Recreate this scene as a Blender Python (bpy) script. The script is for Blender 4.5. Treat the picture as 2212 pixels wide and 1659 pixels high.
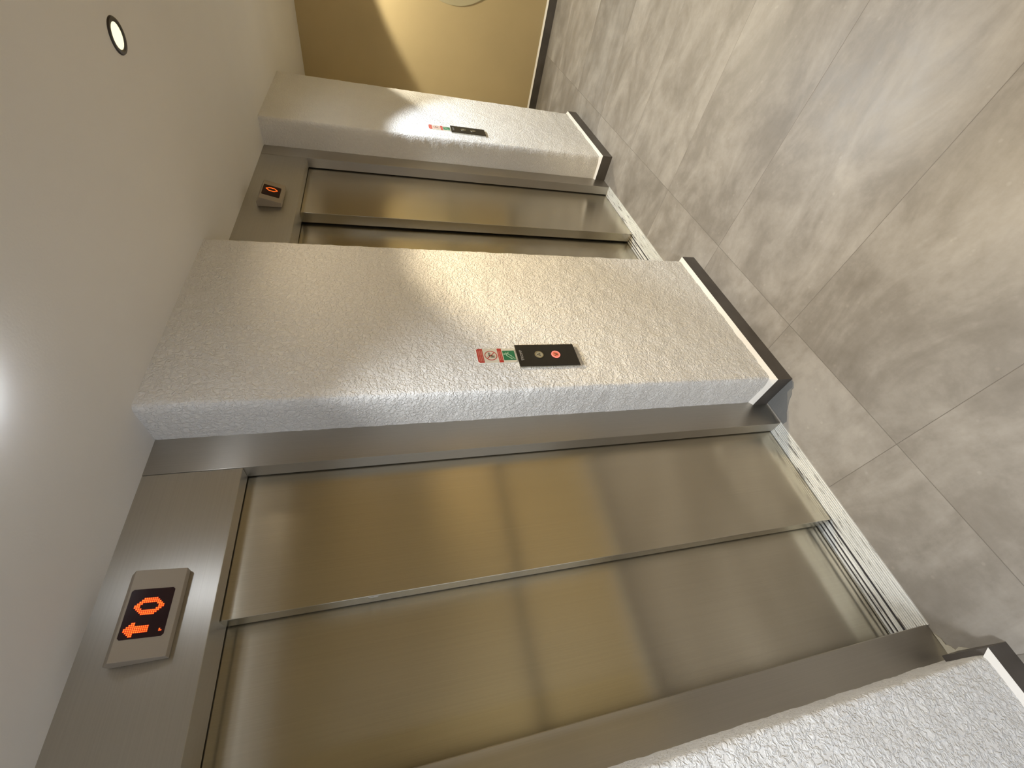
import bpy, bmesh, math, random
from mathutils import Vector, Matrix, noise

for o in list(bpy.data.objects):
    bpy.data.objects.remove(o)
S = bpy.context.scene
COL = S.collection
random.seed(4)

# ------------------------------------------------------------------ camera
FPX = 916.452
cam_d = bpy.data.cameras.new('camera')
cam = bpy.data.objects.new('camera', cam_d)
COL.objects.link(cam)
cam_d.sensor_fit = 'HORIZONTAL'
cam_d.sensor_width = 36.0
cam_d.lens = FPX / 2212.0 * 36.0
cam_d.clip_start = 0.01
RU = Vector((-0.20633948, -0.18523950, -0.96078632))     # image right, in the room
RV = Vector((-0.76166501, 0.64680396, 0.03887225))       # image down
RF = Vector((0.61423975, 0.73981820, -0.27455164))       # viewing direction
cam.matrix_world = Matrix(((RU.x, -RV.x, -RF.x, -0.85598289),
                           (RU.y, -RV.y, -RF.y, -1.06801612),
                           (RU.z, -RV.z, -RF.z, 1.57451356),
                           (0, 0, 0, 1)))
S.camera = cam

# ------------------------------------------------------------------ exposure, sky
S.view_settings.view_transform = 'Standard'
S.view_settings.look = 'None'
S.view_settings.exposure = 0.18
S.view_settings.gamma = 1.0
S.view_settings.use_curve_mapping = False
W = bpy.data.worlds.new('daylight')
S.world = W
W.use_nodes = True
bg = W.node_tree.nodes['Background']
bg.inputs['Color'].default_value = (0.72, 0.82, 1.0, 1)
bg.inputs['Strength'].default_value = 2.2

# ------------------------------------------------------------------ dimensions (metres)
H = 2.2454           # ceiling
ZO = 2.0             # lift door opening
YF = 0.1532          # lift frame face
YD = 0.2145          # leading door panel
YD2 = 0.2829         # trailing door panel
WM = 0.8292          # middle pier width
FL = 2.0885          # far pier near corner
FR = 2.9253          # far pier far corner
XN = -0.9713         # near pier corner
XW = 4.0497          # ochre end wall
YR = -1.37           # opposite wall
XB = -2.7            # wall behind the camera
SK, HS = 0.0137, 0.074
LAMPS = ((0.7754, -0.6335), (2.11, -0.6335), (3.40, -0.6335), (-0.275, -0.395), (-1.55, -0.6335))
ADDED_DOME = LAMPS[3]        # added lamp, out of view, for the glow on the near ceiling
SPOTS = (((1.0, 0.82, 0.54), 92.0, 87, 0.42), ((0.93, 1.0, 1.06), 120.0, 88, 0.3), ((1.0, 0.90, 0.68), 138.0, 100, 0.16), ((0.95, 0.98, 1.0), 66.0, 104, 1.0), ((0.95, 0.98, 1.0), 105.0, 112, 0.7))

def spot(x, y, color, watts, deg, blend):
    d = bpy.data.lights.new('downlight_beam', 'SPOT')
    d.color = color
    d.energy = watts
    d.spot_size = math.radians(deg)
    d.spot_blend = blend
    d.shadow_soft_size = 0.028
    o = bpy.data.objects.new('downlight_beam', d)
    o.location = (x, y, H - 0.012)
    COL.objects.link(o)
    return o
BEAMS = [spot(x, y, *s) for (x, y), s in zip(LAMPS, SPOTS)]
BEAMS[4].data.shadow_soft_size = 0.10
# the weak wide spill of the same lamps outside their beams
SPILL = [spot(*LAMPS[0], (1.0, 0.80, 0.54), 8.0, 168, 0.5), spot(*LAMPS[1], (0.97, 1.0, 0.99), 2.6, 168, 0.5)]

# daylight entering by the doorway in the wall facing the lifts, left of the camera
DX0, DX1, DZ = -2.6, -1.6, 2.1
pd = bpy.data.lights.new('doorway_daylight', 'AREA')
pd.shape = 'RECTANGLE'
pd.size, pd.size_y = DX1 - DX0, DZ
pd.cycles.is_portal = True
po = bpy.data.objects.new('doorway_daylight', pd)
po.location = ((DX0 + DX1) / 2, YR - 0.10, DZ / 2)
po.rotation_euler = (math.radians(90), 0, 0)
COL.objects.link(po)

# ------------------------------------------------------------------ node helpers
def mat(name):
    m = bpy.data.materials.new(name)
    m.use_nodes = True
    nt = m.node_tree
    return m, nt, nt.nodes['Principled BSDF']

def N(nt, typ, **kw):
    n = nt.nodes.new(typ)
    for k, v in kw.items():
        if k in n.inputs.keys():
            n.inputs[k].default_value = v
        else:
            setattr(n, k, v)
    return n

def L(nt, a, b):
    nt.links.new(a, b)

def plain(name, col, rough=0.5, metal=0.0, spec=0.5, emit=None, es=0.0):
    m, nt, b = mat(name)
    b.inputs['Base Color'].default_value = (*col, 1)
    b.inputs['Roughness'].default_value = rough
    b.inputs['Metallic'].default_value = metal
    b.inputs['Specular IOR Level'].default_value = spec
    if emit:
        b.inputs['Emission Color'].default_value = (*emit, 1)
        b.inputs['Emission Strength'].default_value = es
    return m

def ramp(nt, fac, stops):
    r = nt.nodes.new('ShaderNodeValToRGB')
    cr = r.color_ramp
    cr.elements[0].position, cr.elements[0].color = stops[0][0], (*stops[0][1], 1)
    cr.elements[1].position, cr.elements[1].color = stops[-1][0], (*stops[-1][1], 1)
    for p, c in stops[1:-1]:
        e = cr.elements.new(p)
        e.color = (*c, 1)
    L(nt, fac, r.inputs['Fac'])
    return r

# ------------------------------------------------------------------ materials
def plaster_mat():
    m, nt, b = mat('rough_plaster')
    b.inputs['Roughness'].default_value = 0.85
    b.inputs['Specular IOR Level'].default_value = 0.2
    tc = N(nt, 'ShaderNodeTexCoord')
    n1 = N(nt, 'ShaderNodeTexNoise', Scale=88.0, Detail=3.0, Roughness=0.55, Distortion=0.9)
    n2 = N(nt, 'ShaderNodeTexNoise', Scale=38.0, Detail=2.0, Roughness=0.5, Distortion=0.4)
    n3 = N(nt, 'ShaderNodeTexNoise', Scale=3.0, Detail=2.0)
    for n in (n1, n2, n3):
        L(nt, tc.outputs['Object'], n.inputs['Vector'])
    r1 = ramp(nt, n1.outputs['Fac'], ((0.42, (0, 0, 0)), (0.62, (1, 1, 1))))
    ad = N(nt, 'ShaderNodeMath', operation='MULTIPLY_ADD')
    L(nt, n2.outputs['Fac'], ad.inputs[0])
    ad.inputs[1].default_value = 0.8
    L(nt, r1.outputs['Color'], ad.inputs[2])
    bp = N(nt, 'ShaderNodeBump', Strength=0.8, Distance=0.0033)
    L(nt, ad.outputs[0], bp.inputs['Height'])
    L(nt, bp.outputs['Normal'], b.inputs['Normal'])
    rc = ramp(nt, n3.outputs['Fac'], ((0.3, (0.85, 0.835, 0.815)), (0.7, (0.89, 0.88, 0.86))))
    L(nt, rc.outputs['Color'], b.inputs['Base Color'])
    return m

def paint_mat(name, c, var=0.04, rough=0.7, bump=0.0006):
    m, nt, b = mat(name)
    b.inputs['Roughness'].default_value = rough
    b.inputs['Specular IOR Level'].default_value = 0.3
    tc = N(nt, 'ShaderNodeTexCoord')
    n = N(nt, 'ShaderNodeTexNoise', Scale=2.2, Detail=3.0)
    L(nt, tc.outputs['Object'], n.inputs['Vector'])
    lo = tuple(v * (1 - var) for v in c)
    hi = tuple(min(1, v * (1 + var)) for v in c)
    rc = ramp(nt, n.outputs['Fac'], ((0.3, lo), (0.7, hi)))
    L(nt, rc.outputs['Color'], b.inputs['Base Color'])
    g = N(nt, 'ShaderNodeTexNoise', Scale=160.0, Detail=2.0)
    L(nt, tc.outputs['Object'], g.inputs['Vector'])
    bp = N(nt, 'ShaderNodeBump', Strength=0.4, Distance=bump)
    L(nt, g.outputs['Fac'], bp.inputs['Height'])
    L(nt, bp.outputs['Normal'], b.inputs['Normal'])
    return m

def steel_mat(name, c, rough=0.28, aniso=0.92, streak=0.03, along_x=False):
    """Brushed stainless steel: reflections smear across the brushing."""
    m, nt, b = mat(name)
    b.inputs['Metallic'].default_value = 1.0
    b.inputs['Anisotropic'].default_value = aniso
    geo = N(nt, 'ShaderNodeNewGeometry')
    cr = N(nt, 'ShaderNodeVectorMath', operation='CROSS_PRODUCT')
    L(nt, geo.outputs['Normal'], cr.inputs[0])
    cr.inputs[1].default_value = (0.01, 0.02, 1.0)
    nm = N(nt, 'ShaderNodeVectorMath', operation='NORMALIZE')
    L(nt, cr.outputs[0], nm.inputs[0])
    if along_x:
        b.inputs['Anisotropic Rotation'].default_value = 0.25
    L(nt, nm.outputs[0], b.inputs['Tangent'])
    tc = N(nt, 'ShaderNodeTexCoord')
    mp = N(nt, 'ShaderNodeMapping')
    mp.inputs['Scale'].default_value = (2.0, 420, 420) if along_x else (420, 420, 2.0)
    L(nt, tc.outputs['Object'], mp.inputs['Vector'])
    n = N(nt, 'ShaderNodeTexNoise', Scale=1.0, Detail=2.0)
    L(nt, mp.outputs[0], n.inputs['Vector'])
    lo = tuple(v * (1 - streak) for v in c)
    hi = tuple(v * (1 + streak) for v in c)
    rc = ramp(nt, n.outputs['Fac'], ((0.3, lo), (0.7, hi)))
    L(nt, rc.outputs['Color'], b.inputs['Base Color'])
    b.inputs['Roughness'].default_value = rough
    return m

TX, TW, TY, TL = 0.158, 0.5736, -0.1512, 1.18       # tile joints

def floor_mat():
    m, nt, b = mat('concrete_look_tile')
    b.inputs['Specular IOR Level'].default_value = 0.45
    tc = N(nt, 'ShaderNodeTexCoord')
    sx = N(nt, 'ShaderNodeSeparateXYZ')
    L(nt, tc.outputs['Object'], sx.inputs[0])
    def axis(out, off, size):
        s = N(nt, 'ShaderNodeMath', operation='SUBTRACT'); L(nt, out, s.inputs[0]); s.inputs[1].default_value = off
        d = N(nt, 'ShaderNodeMath', operation='DIVIDE'); L(nt, s.outputs[0], d.inputs[0]); d.inputs[1].default_value = size
        fl = N(nt, 'ShaderNodeMath', operation='FLOOR'); L(nt, d.outputs[0], fl.inputs[0])
        p = N(nt, 'ShaderNodeMath', operation='PINGPONG'); L(nt, d.outputs[0], p.inputs[0]); p.inputs[1].default_value = 0.5
        q = N(nt, 'ShaderNodeMath', operation='MULTIPLY'); L(nt, p.outputs[0], q.inputs[0]); q.inputs[1].default_value = size
        return fl.outputs[0], q.outputs[0]
    ix, dx = axis(sx.outputs['X'], TX, TW)
    iy, dy = axis(sx.outputs['Y'], TY, TL)
    dm = N(nt, 'ShaderNodeMath', operation='MINIMUM'); L(nt, dx, dm.inputs[0]); L(nt, dy, dm.inputs[1])
    jr = N(nt, 'ShaderNodeMapRange'); jr.interpolation_type = 'SMOOTHSTEP'
    jr.inputs['From Min'].default_value = 0.0004
    jr.inputs['From Max'].default_value = 0.0014
    L(nt, dm.outputs[0], jr.inputs['Value'])
    idc = N(nt, 'ShaderNodeCombineXYZ'); L(nt, ix, idc.inputs[0]); L(nt, iy, idc.inputs[1])
    wn = N(nt, 'ShaderNodeTexWhiteNoise', noise_dimensions='3D'); L(nt, idc.outputs[0], wn.inputs['Vector'])
    sc = N(nt, 'ShaderNodeVectorMath', operation='MULTIPLY_ADD')
    L(nt, wn.outputs['Color'], sc.inputs[0]); sc.inputs[1].default_value = (7, 7, 7)
    L(nt, tc.outputs['Object'], sc.inputs[2])
    mp = N(nt, 'ShaderNodeMapping'); mp.inputs['Scale'].default_value = (4.4, 2.2, 1.0)
    L(nt, sc.outputs[0], mp.inputs['Vector'])
    cl = N(nt, 'ShaderNodeTexNoise', Scale=1.0, Detail=5.0, Roughness=0.62, Distortion=0.5); L(nt, mp.outputs[0], cl.inputs['Vector'])
    fi = N(nt, 'ShaderNodeTexNoise', Scale=14.0, Detail=6.0, Roughness=0.7); L(nt, sc.outputs[0], fi.inputs['Vector'])
    mx = N(nt, 'ShaderNodeMath', operation='MULTIPLY_ADD'); L(nt, fi.outputs['Fac'], mx.inputs[0]); mx.inputs[1].default_value = 0.35
    L(nt, cl.outputs['Fac'], mx.inputs[2])
    rc = ramp(nt, mx.outputs[0], ((0.42, (0.160, 0.141, 0.117)), (0.60, (0.212, 0.191, 0.165)), (0.85, (0.325, 0.300, 0.267))))
    tv = N(nt, 'ShaderNodeMapRange'); tv.inputs['To Min'].default_value = 0.93; tv.inputs['To Max'].default_value = 1.06
    L(nt, wn.outputs['Value'], tv.inputs['Value'])
    sp = N(nt, 'ShaderNodeTexVoronoi', Scale=16.0); L(nt, sc.outputs[0], sp.inputs['Vector'])
    spr = N(nt, 'ShaderNodeMapRange'); spr.inputs['From Min'].default_value = 0.05; spr.inputs['From Max'].default_value = 0.11
    spr.inputs['To Min'].default_value = 1.16; spr.inputs['To Max'].default_value = 1.0
    L(nt, sp.outputs['Distance'], spr.inputs['Value'])
    tt = N(nt, 'ShaderNodeMath', operation='MULTIPLY'); L(nt, tv.outputs[0], tt.inputs[0]); L(nt, spr.outputs[0], tt.inputs[1])
    vm = N(nt, 'ShaderNodeVectorMath', operation='SCALE'); L(nt, rc.outputs['Color'], vm.inputs[0]); L(nt, tt.outputs[0], vm.inputs['Scale'])
    mc = N(nt, 'ShaderNodeMix', data_type='RGBA'); L(nt, jr.outputs[0], mc.inputs['Factor'])
    mc.inputs[6].default_value = (0.135, 0.117, 0.098, 1)
    L(nt, vm.outputs[0], mc.inputs[7])
    L(nt, mc.outputs[2], b.inputs['Base Color'])
    rr = N(nt, 'ShaderNodeMapRange'); rr.inputs['To Min'].default_value = 0.30; rr.inputs['To Max'].default_value = 0.58
    L(nt, fi.outputs['Fac'], rr.inputs['Value'])
    L(nt, rr.outputs[0], b.inputs['Roughness'])
    bp = N(nt, 'ShaderNodeBump', Strength=0.5, Distance=0.0015); L(nt, jr.outputs[0], bp.inputs['Height'])
    L(nt, bp.outputs['Normal'], b.inputs['Normal'])
    return m

def skirting_mat():
    m, nt, b = mat('dark_skirting_tile')
    tc = N(nt, 'ShaderNodeTexCoord')
    n = N(nt, 'ShaderNodeTexNoise', Scale=9.0, Detail=4.0)
    L(nt, tc.outputs['Object'], n.inputs['Vector'])
    rc = ramp(nt, n.outputs['Fac'], ((0.3, (0.062, 0.053, 0.046)), (0.7, (0.095, 0.083, 0.073))))
    L(nt, rc.outputs['Color'], b.inputs['Base Color'])
    b.inputs['Roughness'].default_value = 0.38
    return m

def sill_mat():
    m, nt, b = mat('ribbed_aluminium')
    b.inputs['Metallic'].default_value = 0.25
    tc = N(nt, 'ShaderNodeTexCoord')
    mp = N(nt, 'ShaderNodeMapping'); mp.inputs['Scale'].default_value = (9, 130, 1)
    L(nt, tc.outputs['Object'], mp.inputs['Vector'])
    n = N(nt, 'ShaderNodeTexNoise', Scale=1.0, Detail=3.0, Roughness=0.6); L(nt, mp.outputs[0], n.inputs['Vector'])
    rc = ramp(nt, n.outputs['Fac'], ((0.33, (0.18, 0.17, 0.16)), (0.42, (0.66, 0.66, 0.63)), (0.7, (0.80, 0.80, 0.77))))
    L(nt, rc.outputs['Color'], b.inputs['Base Color'])
    b.inputs['Roughness'].default_value = 0.45
    return m

M_PLASTER = plaster_mat()
M_CEIL = paint_mat('ceiling_paint', (0.80, 0.79, 0.78), 0.02)
M_OCHRE = paint_mat('ochre_paint', (0.53, 0.425, 0.24), 0.04)
M_WHITE = paint_mat('white_paint', (0.70, 0.68, 0.65), 0.03)
M_STEEL = steel_mat('brushed_steel_door', (0.58, 0.54, 0.45), rough=0.225)
M_FRAME = steel_mat('brushed_steel_frame', (0.47, 0.445, 0.40), rough=0.36)
M_HEADER = steel_mat('brushed_steel_header', (0.52, 0.505, 0.47), rough=0.42, aniso=0.7, along_x=True)
M_FLOOR = floor_mat()
M_SKIRT = skirting_mat()
M_GROUT = plain('white_grout', (0.80, 0.77, 0.72), 0.8)
M_CRUMB = paint_mat('beige_mortar', (0.40, 0.37, 0.30), 0.3, 0.85, 0.003)
M_CEMENT = paint_mat('grey_cement', (0.17, 0.17, 0.165), 0.25, 0.8, 0.002)
M_SILL = sill_mat()
M_GAP = plain('dark_groove', (0.02, 0.018, 0.02), 0.6)
M_HOUSE = plain('grey_beige_casing', (0.36, 0.31, 0.245), 0.45)
M_SCREEN = plain('dark_red_window', (0.020, 0.006, 0.012), 0.2)
M_LED = plain('orange_led', (0.3, 0.03, 0.005), 0.4, emit=(1.0, 0.17, 0.014), es=1.7)
M_LEDGLOW = plain('led_glow', (0.2, 0.02, 0.005), 0.4, emit=(1.0, 0.03, 0.002), es=0.5)
M_BLACK = plain('black_plate', (0.012, 0.011, 0.010), 0.42)
M_BTN = plain('satin_metal_button', (0.42, 0.40, 0.31), 0.4, metal=0.4)
M_BTN_DARK = plain('dark_button', (0.05, 0.045, 0.035), 0.3)
M_RIM = plain('metal_rim', (0.55, 0.53, 0.46), 0.25, metal=1.0)
M_ARROW = plain('engraved_arrow', (0.06, 0.05, 0.03), 0.5)
M_REDRING = plain('lit_red_ring', (0.6, 0.1, 0.08), 0.4, emit=(1.0, 0.22, 0.17), es=1.1)
M_REDBTN = plain('red_lit_button', (0.45, 0.16, 0.10), 0.4, emit=(1.0, 0.12, 0.07), es=0.28)
M_LETTER = plain('silver_lettering', (0.42, 0.40, 0.38), 0.4)
M_RED = plain('sign_red', (0.48, 0.045, 0.035), 0.4)
M_PINK = plain('faint_sign_lettering', (0.60, 0.20, 0.16), 0.4)
M_GREEN = plain('sign_green', (0.02, 0.17, 0.075), 0.4)
M_PALE = plain('pale_green_print', (0.42, 0.62, 0.42), 0.4)
M_PRINT = plain('dark_print', (0.07, 0.05, 0.035), 0.5)
M_TAN = plain('grey_print', (0.42, 0.36, 0.27), 0.5)
M_CLEAR = plain('clear_cream_plate', (0.70, 0.66, 0.56), 0.18)
M_TRIM = plain('dark_lamp_trim', (0.035, 0.03, 0.03), 0.35)
M_BULB_W = plain('warm_lamp_glass', (0.3, 0.28, 0.2), 0.4, emit=(1.0, 0.93, 0.62), es=1.08)
M_BULB_C = plain('cool_lamp_glass', (0.95, 0.97, 1), 0.4, emit=(0.84, 0.90, 1.0), es=6.0)
M_ADDED_DOME = plain('added_lamp_glass', (0.9, 0.92, 0.95), 0.3, emit=(0.88, 0.93, 1.0), es=34.0)
M_DISC = plain('pale_grey_disc', (0.47, 0.42, 0.27), 0.55)
M_RAIL = plain('dark_rail', (0.11, 0.095, 0.07), 0.45)

# ------------------------------------------------------------------ mesh helpers
class MB:
    def __init__(self):
        self.v, self.f, self.m = [], [], []
    def add(self, vs, fs, mi=0):
        k = len(self.v)
        self.v += [tuple(p) for p in vs]
        self.f += [tuple(i + k for i in f) for f in fs]
        self.m += [mi] * len(fs)
    def box(self, x0, x1, y0, y1, z0, z1, mi=0):
        self.add([(x0, y0, z0), (x1, y0, z0), (x1, y1, z0), (x0, y1, z0),
                  (x0, y0, z1), (x1, y0, z1), (x1, y1, z1), (x0, y1, z1)],
                 [(0, 3, 2, 1), (4, 5, 6, 7), (0, 1, 5, 4), (1, 2, 6, 5), (2, 3, 7, 6), (3, 0, 4, 7)], mi)
    def prism(self, a, b, mi=0, caps=True):
        """a, b: matching closed loops"""
        n = len(a)
        fs = [(i, (i + 1) % n, n + (i + 1) % n, n + i) for i in range(n)]
        if caps:
            fs += [tuple(range(n - 1, -1, -1)), tuple(range(n, 2 * n))]
        self.add(list(a) + list(b), fs, mi)
    def build(self, name, mats, parent=None, base=(0, 0, 0), bevel=0.0, seg=2, smooth=False):
        me = bpy.data.meshes.new(name)
        bx = Vector(base)
        me.from_pydata([tuple(Vector(p) - bx) for p in self.v], [], self.f)
        if not isinstance(mats, (list, tuple)):
            mats = [mats]
        for m in mats:
            me.materials.append(m)
        for p, mi in zip(me.polygons, self.m):
            p.material_index = mi
        bm = bmesh.new()
        bm.from_mesh(me)
        bmesh.ops.recalc_face_normals(bm, faces=bm.faces)
        bm.to_mesh(me)
        bm.free()
        if smooth:
            me.polygons.foreach_set('use_smooth', [True] * len(me.polygons))
        o = bpy.data.objects.new(name, me)
        COL.objects.link(o)
        if parent:
            o.parent = parent
        else:
            o.location = base
        if bevel:
            md = o.modifiers.new('bevel', 'BEVEL')
            md.width = bevel
            md.segments = seg
            md.limit_method = 'ANGLE'
            md.angle_limit = math.radians(40)
        return o

def thing(name, loc, label, cat, group=None):
    o = bpy.data.objects.new(name, None)
    o.empty_display_size = 0.05
    o.location = loc
    COL.objects.link(o)
    o['label'] = label
    o['category'] = cat
    if group:
        o['group'] = group
    return o

def struct(o, label, cat):
    o['kind'] = 'structure'
    o['label'] = label
    o['category'] = cat
    return o

class Face:
    """Flat artwork on a plane: s runs right, t up, d out of the plane."""
    def __init__(self, org, su, tu, nu):
        self.o, self.s, self.t, self.n = Vector(org), Vector(su), Vector(tu), Vector(nu)
    def p(self, s, t, d=0.0):
        return self.o + self.s * s + self.t * t + self.n * d
    def poly(self, mb, pts, d0, d1, mi=0):
        mb.prism([self.p(a, b, d0) for a, b in pts], [self.p(a, b, d1) for a, b in pts], mi)
    def rect(self, mb, s0, s1, t0, t1, d0, d1, mi=0):
        self.poly(mb, [(s0, t0), (s1, t0), (s1, t1), (s0, t1)], d0, d1, mi)
    def disc(self, mb, s, t, r, d0, d1, mi=0, n=32):
        self.poly(mb, [(s + r * math.cos(2 * math.pi * i / n), t + r * math.sin(2 * math.pi * i / n)) for i in range(n)], d0, d1, mi)
    def ring(self, mb, s, t, r0, r1, d0, d1, mi=0, n=36):
        vs, fs = [], []
        for i in range(n):
            a = 2 * math.pi * i / n
            for r, d in ((r0, d0), (r0, d1), (r1, d1), (r1, d0)):
                vs.append(self.p(s + r * math.cos(a), t + r * math.sin(a), d))
        for i in range(n):
            j = (i + 1) % n
            for k in range(4):
                l = (k + 1) % 4
                fs.append((i * 4 + k, i * 4 + l, j * 4 + l, j * 4 + k))
        mb.add(vs, fs, mi)
    def stroke(self, mb, a, b, w, d0, d1, mi=0):
        a, b = Vector(a), Vector(b)
        u = (b - a).normalized()
        q = Vector((-u.y, u.x)) * w / 2
        self.poly(mb, [tuple(a + q), tuple(a - q), tuple(b - q), tuple(b + q)], d0, d1, mi)

# ------------------------------------------------------------------ room shell
def pier(name, path, label):
    """Rough plaster pier: a plan path swept floor to ceiling with an uneven surface."""
    step = 0.007
    pts = []
    for (x0, y0), (x1, y1) in zip(path[:-1], path[1:]):
        ln = math.hypot(x1 - x0, y1 - y0)
        k = max(1, int(ln / step)) if ln < 1.0 and max(abs(y0), abs(y1)) < 0.2 else max(1, int(ln / 0.03))
        for i in range(k):
            pts.append((x0 + (x1 - x0) * i / k, y0 + (y1 - y0) * i / k))
    pts.append(path[-1])
    n = len(pts)
    # round the corners a little by smoothing the plan
    for _ in range(2):
        q = pts[:]
        for i in range(1, n - 1):
            q[i] = tuple(0.25 * pts[i - 1][k] + 0.5 * pts[i][k] + 0.25 * pts[i + 1][k] for k in (0, 1))
        pts = q
    nz = int(H / step)
    nrm = []
    for i in range(n):
        a, c = pts[max(0, i - 2)], pts[min(n - 1, i + 2)]
        t = Vector((c[0] - a[0], c[1] - a[1])).normalized()
        nrm.append(Vector((t.y, -t.x)))
    vs, fs = [], []
    for k in range(nz + 1):
        z = (H + 0.03) * k / nz
        for i in range(n):
            x, y = pts[i]
            f = 0.0012 * noise.noise(Vector((x * 60, y * 60, z * 60))) + 0.0022 * noise.noise(Vector((x * 17 + 5, y * 17, z * 17)))
            vs.append((x + nrm[i].x * f, y + nrm[i].y * f, z))
    for k in range(nz):
        for i in range(n - 1):
            a = k * n + i
            fs.append((a, a + 1, a + n + 1, a + n))
    top, bot = nz * n, 0
    fs.append(tuple(range(n - 1, -1, -1)))
    fs.append(tuple(range(top, top + n)))
    fs.append((0, top, top + n - 1, n - 1))
    mb = MB()
    mb.add(vs, fs)
    return struct(mb.build(name, M_PLASTER, smooth=True), label, 'wall')

YB = 0.46
pier('wall_middle', [(0, YB), (0, 0), (WM, 0), (WM, YB)], 'white rough plaster pier between the two lifts')
pier('wall_far', [(FL, YB), (FL, 0), (FR, 0), (FR, YB)], 'white rough plaster pier beyond the far lift')
pier('wall_near', [(XB, YB), (XB + 0.01, 0), (XN - 0.45, 0), (XN, 0), (XN, 0.19), (XN, YB)], 'white rough plaster wall at the near side of the near lift')

mb = MB(); mb.box(XB - 0.1, XW + 0.1, YB - 0.02, YB + 0.1, -0.05, H + 0.1)
struct(mb.build('wall_left', M_WHITE), 'white backing wall behind the lift piers', 'wall')
mb = MB(); mb.box(XW, XW + 0.12, YR - 0.1, YB, -0.05, H + 0.1)
struct(mb.build('wall_back', M_OCHRE), 'ochre painted end wall of the lobby', 'wall')
mb = MB()
mb.box(XB - 0.1, DX0, YR - 0.12, YR, -0.05, H + 0.1)
mb.box(DX1, XW, YR - 0.12, YR, -0.05, H + 0.1)
mb.box(DX0, DX1, YR - 0.12, YR, DZ, H + 0.1)
struct(mb.build('wall_right', M_OCHRE), 'ochre painted wall facing the lifts', 'wall')
mb = MB(); mb.box(XB - 0.12, XB, YR - 0.12, YB, -0.05, H + 0.1)
struct(mb.build('wall_rear', M_WHITE), 'white wall at the near end of the lobby', 'wall')
mb = MB()
mb.box(DX0, DX0 + 0.05, YR - 0.09, YR + 0.01, 0, DZ)
mb.box(DX1 - 0.05, DX1, YR - 0.09, YR + 0.01, 0, DZ)
mb.box(DX0 + 0.05, DX1 - 0.05, YR - 0.09, YR + 0.01, DZ - 0.05, DZ)
struct(mb.build('door_1', M_FRAME), 'steel frame of the open entrance doorway facing the lifts', 'door')

# ceiling: dips very slightly towards the end wall
mb = MB()
xs = [XB - 0.1, 2.9, XW + 0.1]
zs = [H, H, H - 0.033]
loop = [(xs[0], zs[0]), (xs[1], zs[1]), (xs[2], zs[2]), (xs[2], H + 0.12), (xs[0], H + 0.12)]
mb.prism([(x, YR - 0.12, z) for x, z in loop], [(x, YB + 0.05, z) for x, z in loop])
struct(mb.build('ceiling', M_CEIL), 'plain white ceiling with a small spotlight', 'ceiling')

mb = MB(); mb.box(XB - 0.1, XW + 0.1, YR - 0.1, YB + 0.05, -0.08, 0.0)
floor = struct(mb.build('floor', M_FLOOR), 'grey concrete-look floor tiles', 'floor')
def patch(pts, h, m=None):
    q = MB()
    c = (sum(p[0] for p in pts) / len(pts), sum(p[1] for p in pts) / len(pts))
    inn = [(c[0] + (x - c[0]) * 0.9, c[1] + (y - c[1]) * 0.9) for x, y in pts]
    q.prism([(x, y, -0.001) for x, y in pts], [(x, y, h) for x, y in inn])
    o = q.build('mortar_patch', m or M_CEMENT, floor)
    o['label'] = 'grey cement patch by the lift frame'
    return o
patch([(0.004, 0.150), (0.0, 0.09), (-0.006, -0.005), (-0.026, -0.012), (-0.043, 0.004), (-0.045, 0.018), (-0.058, 0.028), (-0.070, 0.055), (-0.100, 0.100),
       (-0.130, 0.128), (-0.128, 0.150)], 0.0022)
patch([(-0.90, 0.154), (-0.972, 0.156), (-0.972, 0.075), (-0.957, 0.085), (-0.950, 0.108), (-0.956, 0.124), (-0.944, 0.131), (-0.938, 0.142), (-0.921, 0.143), (-0.910, 0.149)], 0.003, M_CRUMB)

def baseboard(name, runs, label, bead=99):
    """runs: plan points of the wall face, in order; skirting stands off to the right-hand side (outwards)."""
    n = len(runs)
    def offs(d):
        out = []
        for i, (x, y) in enumerate(runs):
            dirs = []
            if i > 0: dirs.append(Vector((x - runs[i - 1][0], y - runs[i - 1][1])).normalized())
            if i < n - 1: dirs.append(Vector((runs[i + 1][0] - x, runs[i + 1][1] - y)).normalized())
            p = Vector((x, y))
            for u in dirs:
                p += Vector((u.y, -u.x)) * d
            out.append((p.x, p.y))
        return out
    inn, out = offs(-0.004), offs(SK)
    a, b = MB(), MB()
    for i in range(n - 1):
        def sec(mb, prof):
            la = [((inn if k == 0 else out)[i] + (z,)) for k, z in prof]
            lb = [((inn if k == 0 else out)[i + 1] + (z,)) for k, z in prof]
            mb.prism(la, lb)
        sec(a, [(0, 0.0), (1, 0.0), (1, HS), (0, HS)])
        if i < bead: sec(b, [(0, HS), (1, HS), (0, HS + 0.019)])
    o = struct(a.build(name, M_SKIRT), label, 'skirting')
    b.build('grout_bead', M_GROUT, o)['label'] = 'white bevelled grout along the top of the skirting'
    return o
baseboard('baseboard_middle', [(0, YF), (0, 0), (WM, 0), (WM, 0.1)], 'dark skirting tile round the middle plaster pier')
baseboard('baseboard_far', [(FL, YF), (FL, 0), (FR, 0), (FR, YB)], 'dark skirting tile round the far plaster pier')
baseboard('baseboard_near', [(XB, 0), (XN, 0), (XN, YF - 0.035)], 'dark skirting tile on the near plaster wall', 1)
baseboard('baseboard_back', [(XW, YB), (XW, YR)], 'dark skirting tile along the ochre end wall')
baseboard('baseboard_right', [(XW, YR), (DX1, YR)], 'dark skirting tile on the wall facing the lifts')
mb = MB(); mb.box(DX1, XW, YR - 0.002, YR + 0.012, 0.79, 0.835)
struct(mb.build('trim_1', M_RAIL), 'dark dado strip on the wall facing the lifts', 'trim')

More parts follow.
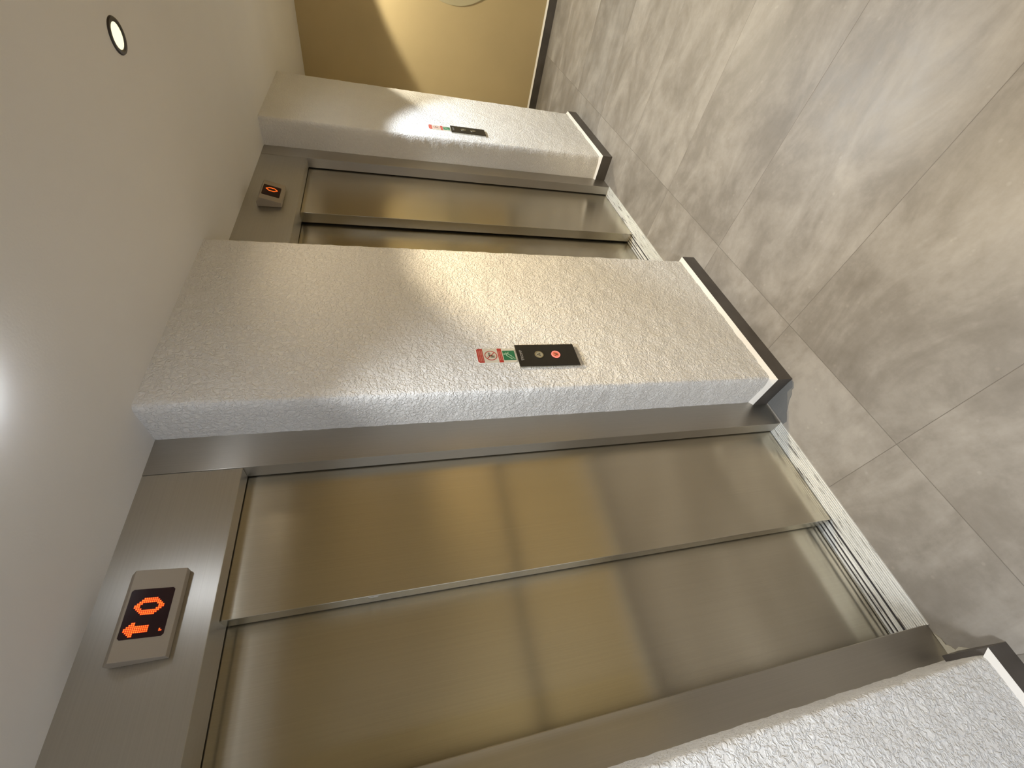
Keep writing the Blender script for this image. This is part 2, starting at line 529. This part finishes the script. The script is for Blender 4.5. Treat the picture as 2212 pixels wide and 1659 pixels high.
# ------------------------------------------------------------------ lifts
def lift(xl, xr, jl, jr, seam, label):
    """xl..xr door opening, jl/jr outer edges of the jambs, seam: edge of the leading panel"""
    base = ((xl + xr) / 2, YF, 0)
    t = thing('elevator', base, label, 'elevator', 'brushed steel lift entrances')
    E = 0.006
    # jambs: face plate, return and hidden back
    for side, (a, b) in (('r', (xr, jr)), ('l', (jl, xl))):
        m = MB()
        m.box(a, b, YF, YD - E, 0.0, H + 0.02)
        m.build('jamb', M_FRAME, t, base, bevel=0.0012)
    m = MB()
    m.box(xl + 0.0008, xr - 0.0008, YF + 0.0012, YD - E, ZO, H + 0.02)
    m.box(xl + 0.0008, seam + 0.03, YD - E, YD2 - E, ZO + 0.004, ZO + 0.08)
    m.build('header', M_HEADER, t, base, bevel=0.0012)
    # leading panel slides behind the right jamb
    m = MB(); m.box(seam, xr + 0.05, YD, YD2 - 0.012, 0.008, ZO + 0.05)
    p1 = m.build('door_panel', M_STEEL, t, base, bevel=0.0016)
    m = MB(); m.box(xl - 0.03, seam + 0.06, YD2, YD2 + 0.05, 0.008, ZO + 0.05)
    p2 = m.build('door_panel', M_STEEL, t, base, bevel=0.0016)
    # ribbed aluminium sill with two guide grooves
    prof = []
    y = YF - 0.006
    top, low = 0.004, 0.0004
    prof.append((y, 0.0))
    while y < 0.2195:
        prof += [(y + 0.0006, top), (y + 0.0048, top), (y + 0.0054, low), (y + 0.0074, low)]
        y += 0.0078
    prof += [(0.2270, top), (0.2270, -0.02), (0.2360, -0.02), (0.2360, top), (0.2400, top), (0.2412, low), (0.2424, top), (0.2525, top),
             (0.2525, -0.02), (0.2600, -0.02), (0.2600, top), (0.2690, top), (0.2690, -0.02), (0.2765, -0.02), (0.2765, top),
             (0.34, top), (0.34, -0.03), (YF - 0.006, -0.03)]
    m = MB()
    m.prism([(xl - 0.002, a, b) for a, b in prof], [(xr + 0.002, a, b) for a, b in prof])
    s = m.build('sill', M_SILL, t, base)
    s['label'] = 'ribbed pale aluminium door sill'
    m = MB()
    m.box(xl, xr, 0.2266, 0.2364, -0.018, 0.0012)
    m.box(xl, xr, 0.2521, 0.2604, -0.018, 0.0012)
    m.box(xl, xr, 0.2686, 0.2769, -0.018, 0.0012)
    m.build('groove', M_GAP, s)  # dark strips laid in the grooves stand in for their shade
    s.data.transform(Matrix.Identity(4))
    return t, p1, p2, base

near, n1, n2, nb = lift(-0.8809, -0.1173, -0.985, 0.012, -0.5122, 'nearest steel lift entrance, doors shut, its display showing an arrow beside the zero')
far, f1, f2, fb = lift(0.935, 1.9693, WM - 0.012, FL + 0.012, 1.4513, 'farther steel lift entrance, doors shut, partly hidden behind the middle plaster pier')
for o in bpy.data.objects:
    if o.name.startswith('groove'):
        b = nb if o.parent.parent == near else fb
        o.data.transform(Matrix.Translation(-Vector(b)))
m = MB()
m.prism([(-0.5122 - 0.0012, YD + 0.004, 1.628), (-0.5122 - 0.0012, YD + 0.010, 1.630), (-0.5122 - 0.0012, YD + 0.012, 1.650), (-0.5122 - 0.0012, YD + 0.006, 1.655)],
        [(-0.511, YD + 0.004, 1.628), (-0.511, YD + 0.010, 1.630), (-0.511, YD + 0.012, 1.650), (-0.511, YD + 0.006, 1.655)])
m.build('scuff', M_GROUT, n1, nb)['label'] = 'small pale chip on the door edge'

# ------------------------------------------------------------------ floor indicators over the doors
def bitmap_zero(nx, nz, thick):
    pts = []
    for i in range(nx):
        for j in range(nz):
            a = abs(i - (nx - 1) / 2) / ((nx - 1) / 2)
            b = abs(j - (nz - 1) / 2) / ((nz - 1) / 2)
            ch = a * (nx - 1) / 2 + b * (nz - 1) / 2
            if ch > (nx - 1) / 2 + (nz - 1) / 2 - 3.1:
                continue
            if i < thick or i >= nx - thick or j < thick or j >= nz - thick or ch > (nx - 1) / 2 + (nz - 1) / 2 - 3.1 - thick:
                pts.append((i - (nx - 1) / 2, j - (nz - 1) / 2))
    return pts

def bitmap_arrow():
    pts = []
    for j in range(8):
        for i in range(4):
            pts.append((i - 1.5, j - 6))
    for k, w in enumerate((8, 8, 6, 4, 2)):
        for i in range(w):
            if k == 0 and 1 < i < 6: continue
            pts.append((i - (w - 1) / 2, k + 1.0))
    return pts

def indicator(cx, label, arrow):
    zb, zt, w = 2.067, 2.1785, 0.187
    base = (cx, YF, zb)
    t = thing('floor_indicator', base, label, 'display', 'floor indicators over the lift doors')
    prof = [(YF, zb), (YF, zt - 0.0015), (YF - 0.021, zt), (YF - 0.046, 2.161), (YF - 0.022, zb - 0.001)]
    m = MB()
    m.prism([(cx - w / 2, a, b) for a, b in prof], [(cx + w / 2, a, b) for a, b in prof])
    m.build('casing', M_HOUSE, t, base, bevel=0.0012)
    o = Vector((cx, YF - 0.022, zb - 0.001))
    up = Vector((0, -0.024, 0.095)).normalized()
    F = Face(o, (1, 0, 0), up, Vector((0, -up.z, up.y)))
    m = MB()
    s0, s1, t0, t1 = -0.052, 0.050, 0.014, 0.0935
    c = 0.004
    F.poly(m, [(s0 + c, t0), (s1 - c, t0), (s1, t0 + c), (s1, t1 - c), (s1 - c, t1), (s0 + c, t1), (s0, t1 - c), (s0, t0 + c)], -0.001, 0.0006)
    sc = m.build('screen', M_SCREEN, t, base)
    pz = 0.0036
    def dots(name, pts, s, tt, pitch):
        m = MB()
        for a, b in pts:
            F.disc(m, s + a * pitch, tt + b * pitch, pitch * 0.37, 0.0005, 0.0013, 0, 8)
            F.rect(m, s + (a - .5) * pitch, s + (a + .5) * pitch, tt + (b - .5) * pitch, tt + (b + .5) * pitch, 0.0004, 0.0009, 1)
        return m.build(name, [M_LED, M_LEDGLOW], t, base)
    dots('digit', bitmap_zero(10, 15, 3 if arrow else 2), 0.0125, 0.054, pz)
    if arrow:
        dots('arrow', bitmap_arrow(), -0.034, 0.068, pz)
        dots('dot', [(0, 0), (1, 1), (0, 1)], -0.040, 0.021, pz * 0.8)
    return t
indicator(-0.4925, 'beige wedge display above the near lift with a glowing orange arrow and zero', True)
indicator(1.4660, 'beige wedge display above the far lift showing only an orange zero', False)

# ------------------------------------------------------------------ call panels and fire notices
def text_mesh(txt, size):
    c = bpy.data.curves.new('lettering', 'FONT')
    c.body = txt
    c.size = size
    c.align_x = 'CENTER'
    c.align_y = 'CENTER'
    o = bpy.data.objects.new('lettering', c)
    COL.objects.link(o)
    dg = bpy.context.evaluated_depsgraph_get()
    me = bpy.data.meshes.new_from_object(o.evaluated_get(dg))
    bpy.data.objects.remove(o)
    return me

def call_panel(x0, z0, label, lit):
    w, h = 0.1075, 0.232
    base = (x0 + w / 2, 0, z0)
    t = thing('call_panel', base, label, 'call panel', 'lift call panels on the plaster piers')
    F = Face((x0, 0, z0), (1, 0, 0), (0, 0, 1), (0, -1, 0))
    m = MB(); F.rect(m, 0.001, w - 0.001, 0.001, h - 0.001, -0.004, 0.007)
    m.build('back_box', M_RIM, t, base)
    m = MB(); F.rect(m, 0, w, 0, h, 0.007, 0.0095)
    m.build('faceplate', M_BLACK, t, base, bevel=0.0006)
    for k, tz in enumerate((0.149, 0.0835)):
        on = lit and k == 1
        m = MB(); F.ring(m, 0.0545, tz, 0.0133, 0.0168, 0.0093, 0.0118)
        r = m.build('button_ring', M_REDRING if on else M_RIM, t, base)
        if on: r['label'] = 'glowing red ring of the pressed down button'
        m = MB(); F.disc(m, 0.0545, tz, 0.0134, 0.0093, 0.0110)
        b = m.build('button', M_REDBTN if on else (M_BTN if lit else M_BTN_DARK), t, base)
        sg = 1 if k == 0 else -1
        m = MB()
        for sx in (-1, 1):
            F.stroke(m, (0.0545 + sx * 0.0062, tz - sg * 0.0060), (0.0545 + sx * 0.0004, tz + sg * 0.0072), 0.0028, 0.0108, 0.0114)
        if k == 0:
            F.stroke(m, (0.0545 - 0.0045, tz - 0.0030), (0.0545 + 0.0045, tz - 0.0030), 0.0022, 0.0108, 0.0113)
        m.build('arrow_mark', M_ARROW if lit else M_BTN, b, base)
    me = text_mesh('TRIOMP', 0.0145)
    me.materials.clear(); me.materials.append(M_LETTER)
    o = bpy.data.objects.new('lettering', me)
    me.transform(Matrix.Translation((x0 + w / 2 - base[0], -0.0099, 0.216 - 0.001)) @ Matrix.Rotation(math.radians(90), 4, 'X'))
    o.parent = t
    COL.objects.link(o)
    return t
call_panel(0.1015, 0.9018, 'black call panel on the middle pier with a red glowing button', True)
call_panel(0.1015 + FL - 0.004, 0.895, 'black call panel on the brightly lit far pier, both buttons unlit', False)

def notice(x0, z0, label):
    w, h = 0.069, 0.142
    base = (x0 + w / 2, 0, z0)
    t = thing('fire_notice', base, label, 'sign', 'fire notices above the call panels')
    F = Face((x0, 0, z0), (1, 0, 0), (0, 0, 1), (0, -1, 0))
    c = 0.006
    m = MB()
    F.poly(m, [(c, 0), (w - c, 0), (w, c), (w, h - c), (w - c, h), (c, h), (0, h - c), (0, c)], -0.004, 0.003)
    m.build('backing_plate', M_CLEAR, t, base, bevel=0.0004)
    d0, d1 = 0.0028, 0.0034
    m = MB()
    F.poly(m, [(0.0004, 0.1195), (w - 0.0004, 0.1195), (w - 0.0004, h - c), (w - c, h - 0.0004), (c, h - 0.0004), (0.0004, h - c)], d0, d1)
    r = m.build('red_band', M_RED, t, base)
    m = MB()
    for tz in (0.1235, 0.1295, 0.1355):
        F.rect(m, 0.007, 0.032, tz - 0.0016, tz + 0.0016, d1 - 0.0002, d1 + 0.0003)
        F.rect(m, 0.035, 0.060, tz - 0.0016, tz + 0.0016, d1 - 0.0002, d1 + 0.0003)
    m.build('faint_lettering', M_PINK, r, base)
    m = MB()
    F.rect(m, 0.0004, w - 0.0004, 0.0500, 0.0655, d0, d1)
    r = m.build('red_band', M_RED, t, base)
    m = MB()
    for tz in (0.0545, 0.0610):
        F.rect(m, 0.012, 0.034, tz - 0.0016, tz + 0.0016, d1 - 0.0002, d1 + 0.0003)
        F.rect(m, 0.037, 0.056, tz - 0.0016, tz + 0.0016, d1 - 0.0002, d1 + 0.0003)
    m.build('faint_lettering', M_PINK, r, base)
    # crossed-out lift pictogram
    cs, ct, R = 0.0345, 0.0920, 0.0228
    m = MB()
    F.rect(m, cs - 0.0105, cs + 0.004, ct - 0.0145, ct + 0.0035, d0, d1 - 0.0002, 1)
    F.rect(m, cs - 0.0085, cs - 0.0045, ct - 0.0115, ct - 0.0005, d0, d1, 0)
    F.disc(m, cs - 0.0005, ct + 0.0055, 0.0032, d0, d1, 0, 12)
    F.stroke(m, (cs - 0.0005, ct + 0.004), (cs - 0.001, ct - 0.006), 0.004, d0, d1, 0)
    for k in range(5):
        F.stroke(m, (cs + 0.004 + k * 0.0022, ct + 0.0005 + (k % 2) * 0.004), (cs + 0.006 + k * 0.0022, ct + 0.0095 - (k % 2) * 0.003), 0.0014, d0, d1, 0)
    F.stroke(m, (cs - 0.0085, ct + 0.012), (cs - 0.003, ct + 0.0135), 0.001, d0, d1, 0)
    m.build('pictogram', [M_PRINT, M_TAN], t, base)
    m = MB()
    F.ring(m, cs, ct, R - 0.0026, R, d0, d1 + 0.0001)
    F.stroke(m, (cs + 0.0155, ct - 0.0150), (cs - 0.0145, ct + 0.0155), 0.0026, d0, d1 + 0.0002)
    m.build('prohibition_ring', M_RED, t, base)
    m = MB(); F.rect(m, 0.011, 0.0575, 0.0025, 0.0470, d0, d1)
    g = m.build('green_square', M_GREEN, t, base)
    m = MB()
    e0, e1 = d1 - 0.0002, d1 + 0.0004
    st = [(0.014, 0.006), (0.020, 0.006), (0.020, 0.011), (0.026, 0.011), (0.026, 0.016), (0.032, 0.016), (0.032, 0.021), (0.038, 0.021)]
    for a, b in zip(st[:-1], st[1:]):
        F.stroke(m, a, b, 0.0018, e0, e1)
    F.stroke(m, (0.034, 0.035), (0.018, 0.018), 0.0022, e0, e1)
    F.poly(m, [(0.0145, 0.0145), (0.0225, 0.0165), (0.0165, 0.0225)], e0, e1)
    F.disc(m, 0.0405, 0.0415, 0.0032, e0, e1, 0, 12)
    F.stroke(m, (0.0405, 0.0385), (0.0425, 0.0285), 0.0042, e0, e1)
    F.stroke(m, (0.0425, 0.029), (0.0370, 0.0235), 0.0026, e0, e1)
    F.stroke(m, (0.0425, 0.029), (0.0500, 0.0250), 0.0026, e0, e1)
    F.stroke(m, (0.0410, 0.037), (0.0490, 0.0335), 0.0020, e0, e1)
    F.stroke(m, (0.0410, 0.037), (0.0350, 0.0320), 0.0020, e0, e1)
    m.build('stair_pictogram', M_PALE, g, base)
    return t
notice(0.1287, 1.1366, 'small red and green fire notice above the lit call panel on the middle pier')
notice(0.1287 + FL - 0.004, 1.1290, 'small red and green fire notice above the unlit call panel on the far pier')

# ------------------------------------------------------------------ ceiling lamps
def downlight(x, y, bulb, label, beams, proud=0.0):
    base = (x, y, H)
    t = thing('recessed_spotlight', base, label, 'ceiling light', 'round spotlights in the ceiling')
    F = Face(base, (1, 0, 0), (0, 1, 0), (0, 0, -1))
    m = MB()
    n = 40
    prof = ((0.0425, -0.004), (0.0425, 0.001), (0.0405, 0.0042), (0.0345, 0.0046), (0.0302, 0.0026), (0.0302, -0.004))
    vs, fs = [], []
    for i in range(n):
        a = 2 * math.pi * i / n
        vs += [F.p(r * math.cos(a), r * math.sin(a), d) for r, d in prof]
    k = len(prof)
    for i in range(n):
        j = (i + 1) % n
        for q in range(k):
            p = (q + 1) % k
            fs.append((i * k + q, i * k + p, j * k + p, j * k + q))
    m.add(vs, fs)
    m.build('trim_ring', M_TRIM, t, base, smooth=False)
    m = MB()
    F.disc(m, 0, 0, 0.0306, -0.003, 0.0012 + proud, 0, 40)
    m.build('lamp_glass', bulb, t, base)
    for b in beams:
        b.parent = t
        b.location = (0, 0, -0.016 - proud)
    return t
downlight(*LAMPS[0], M_BULB_W, 'warm glowing spotlight with a dark rim in the ceiling before the middle pier', [BEAMS[0], SPILL[0]])
downlight(*LAMPS[1], M_BULB_C, 'cool white spotlight in the ceiling outside the far lift', [BEAMS[1], SPILL[1]])
downlight(*LAMPS[2], M_BULB_W, 'warm spotlight in the ceiling near the ochre end wall', [BEAMS[2]])
downlight(*LAMPS[4], M_BULB_C, 'added cool white spotlight, out of view, lighting the near wall', [BEAMS[4]])  # unseen spot added to brighten the near plaster wall

# opal lamp added out of view to make the near ceiling glow
base = (*ADDED_DOME, H)
t = thing('added_dome_lamp', base, 'added cool white opal lamp, out of view, for the near ceiling glow', 'ceiling light')
def lathe(prof, n=48):
    m = MB()
    vs, fs, k = [], [], len(prof)
    for i in range(n):
        a = 2 * math.pi * i / n
        vs += [(base[0] + r * math.cos(a), base[1] + r * math.sin(a), H - d) for r, d in prof]
    for i in range(n):
        j = (i + 1) % n
        fs += [(i * k + q, i * k + q + 1, j * k + q + 1, j * k + q) for q in range(k - 1)]
    fs += [tuple(i * k for i in range(n)), tuple(i * k + k - 1 for i in range(n))]
    m.add(vs, fs)
    return m
lathe([(0.050, -0.002), (0.050, 0.005), (0.046, 0.007)]).build('base_ring', M_WHITE, t, base)
lathe([(0.045, 0.004)] + [(0.045 * math.cos(a), 0.007 + 0.026 * math.sin(a)) for a in [k * 0.157 for k in range(10)]]).build('added_opal_dome', M_ADDED_DOME, t, base, smooth=True)
BEAMS[3].parent = t
BEAMS[3].location = (0, 0, -0.04)

# pale round plate on the ochre wall, its edge just in the picture
base = (XW, -0.825, 0.93)
t = thing('wall_disc', base, 'large pale grey disc on the ochre end wall, only its edge in view', 'wall disc')
F = Face(base, (0, -1, 0), (0, 0, 1), (-1, 0, 0))
m = MB(); F.disc(m, 0, 0, 0.455, -0.002, 0.012, 0, 96)
m.build('disc', M_DISC, t, base, bevel=0.003)
m = MB(); F.ring(m, 0, 0, 0.30, 0.312, 0.0115, 0.0135, 0, 96)
m.build('inner_ring', M_HOUSE, t, base)
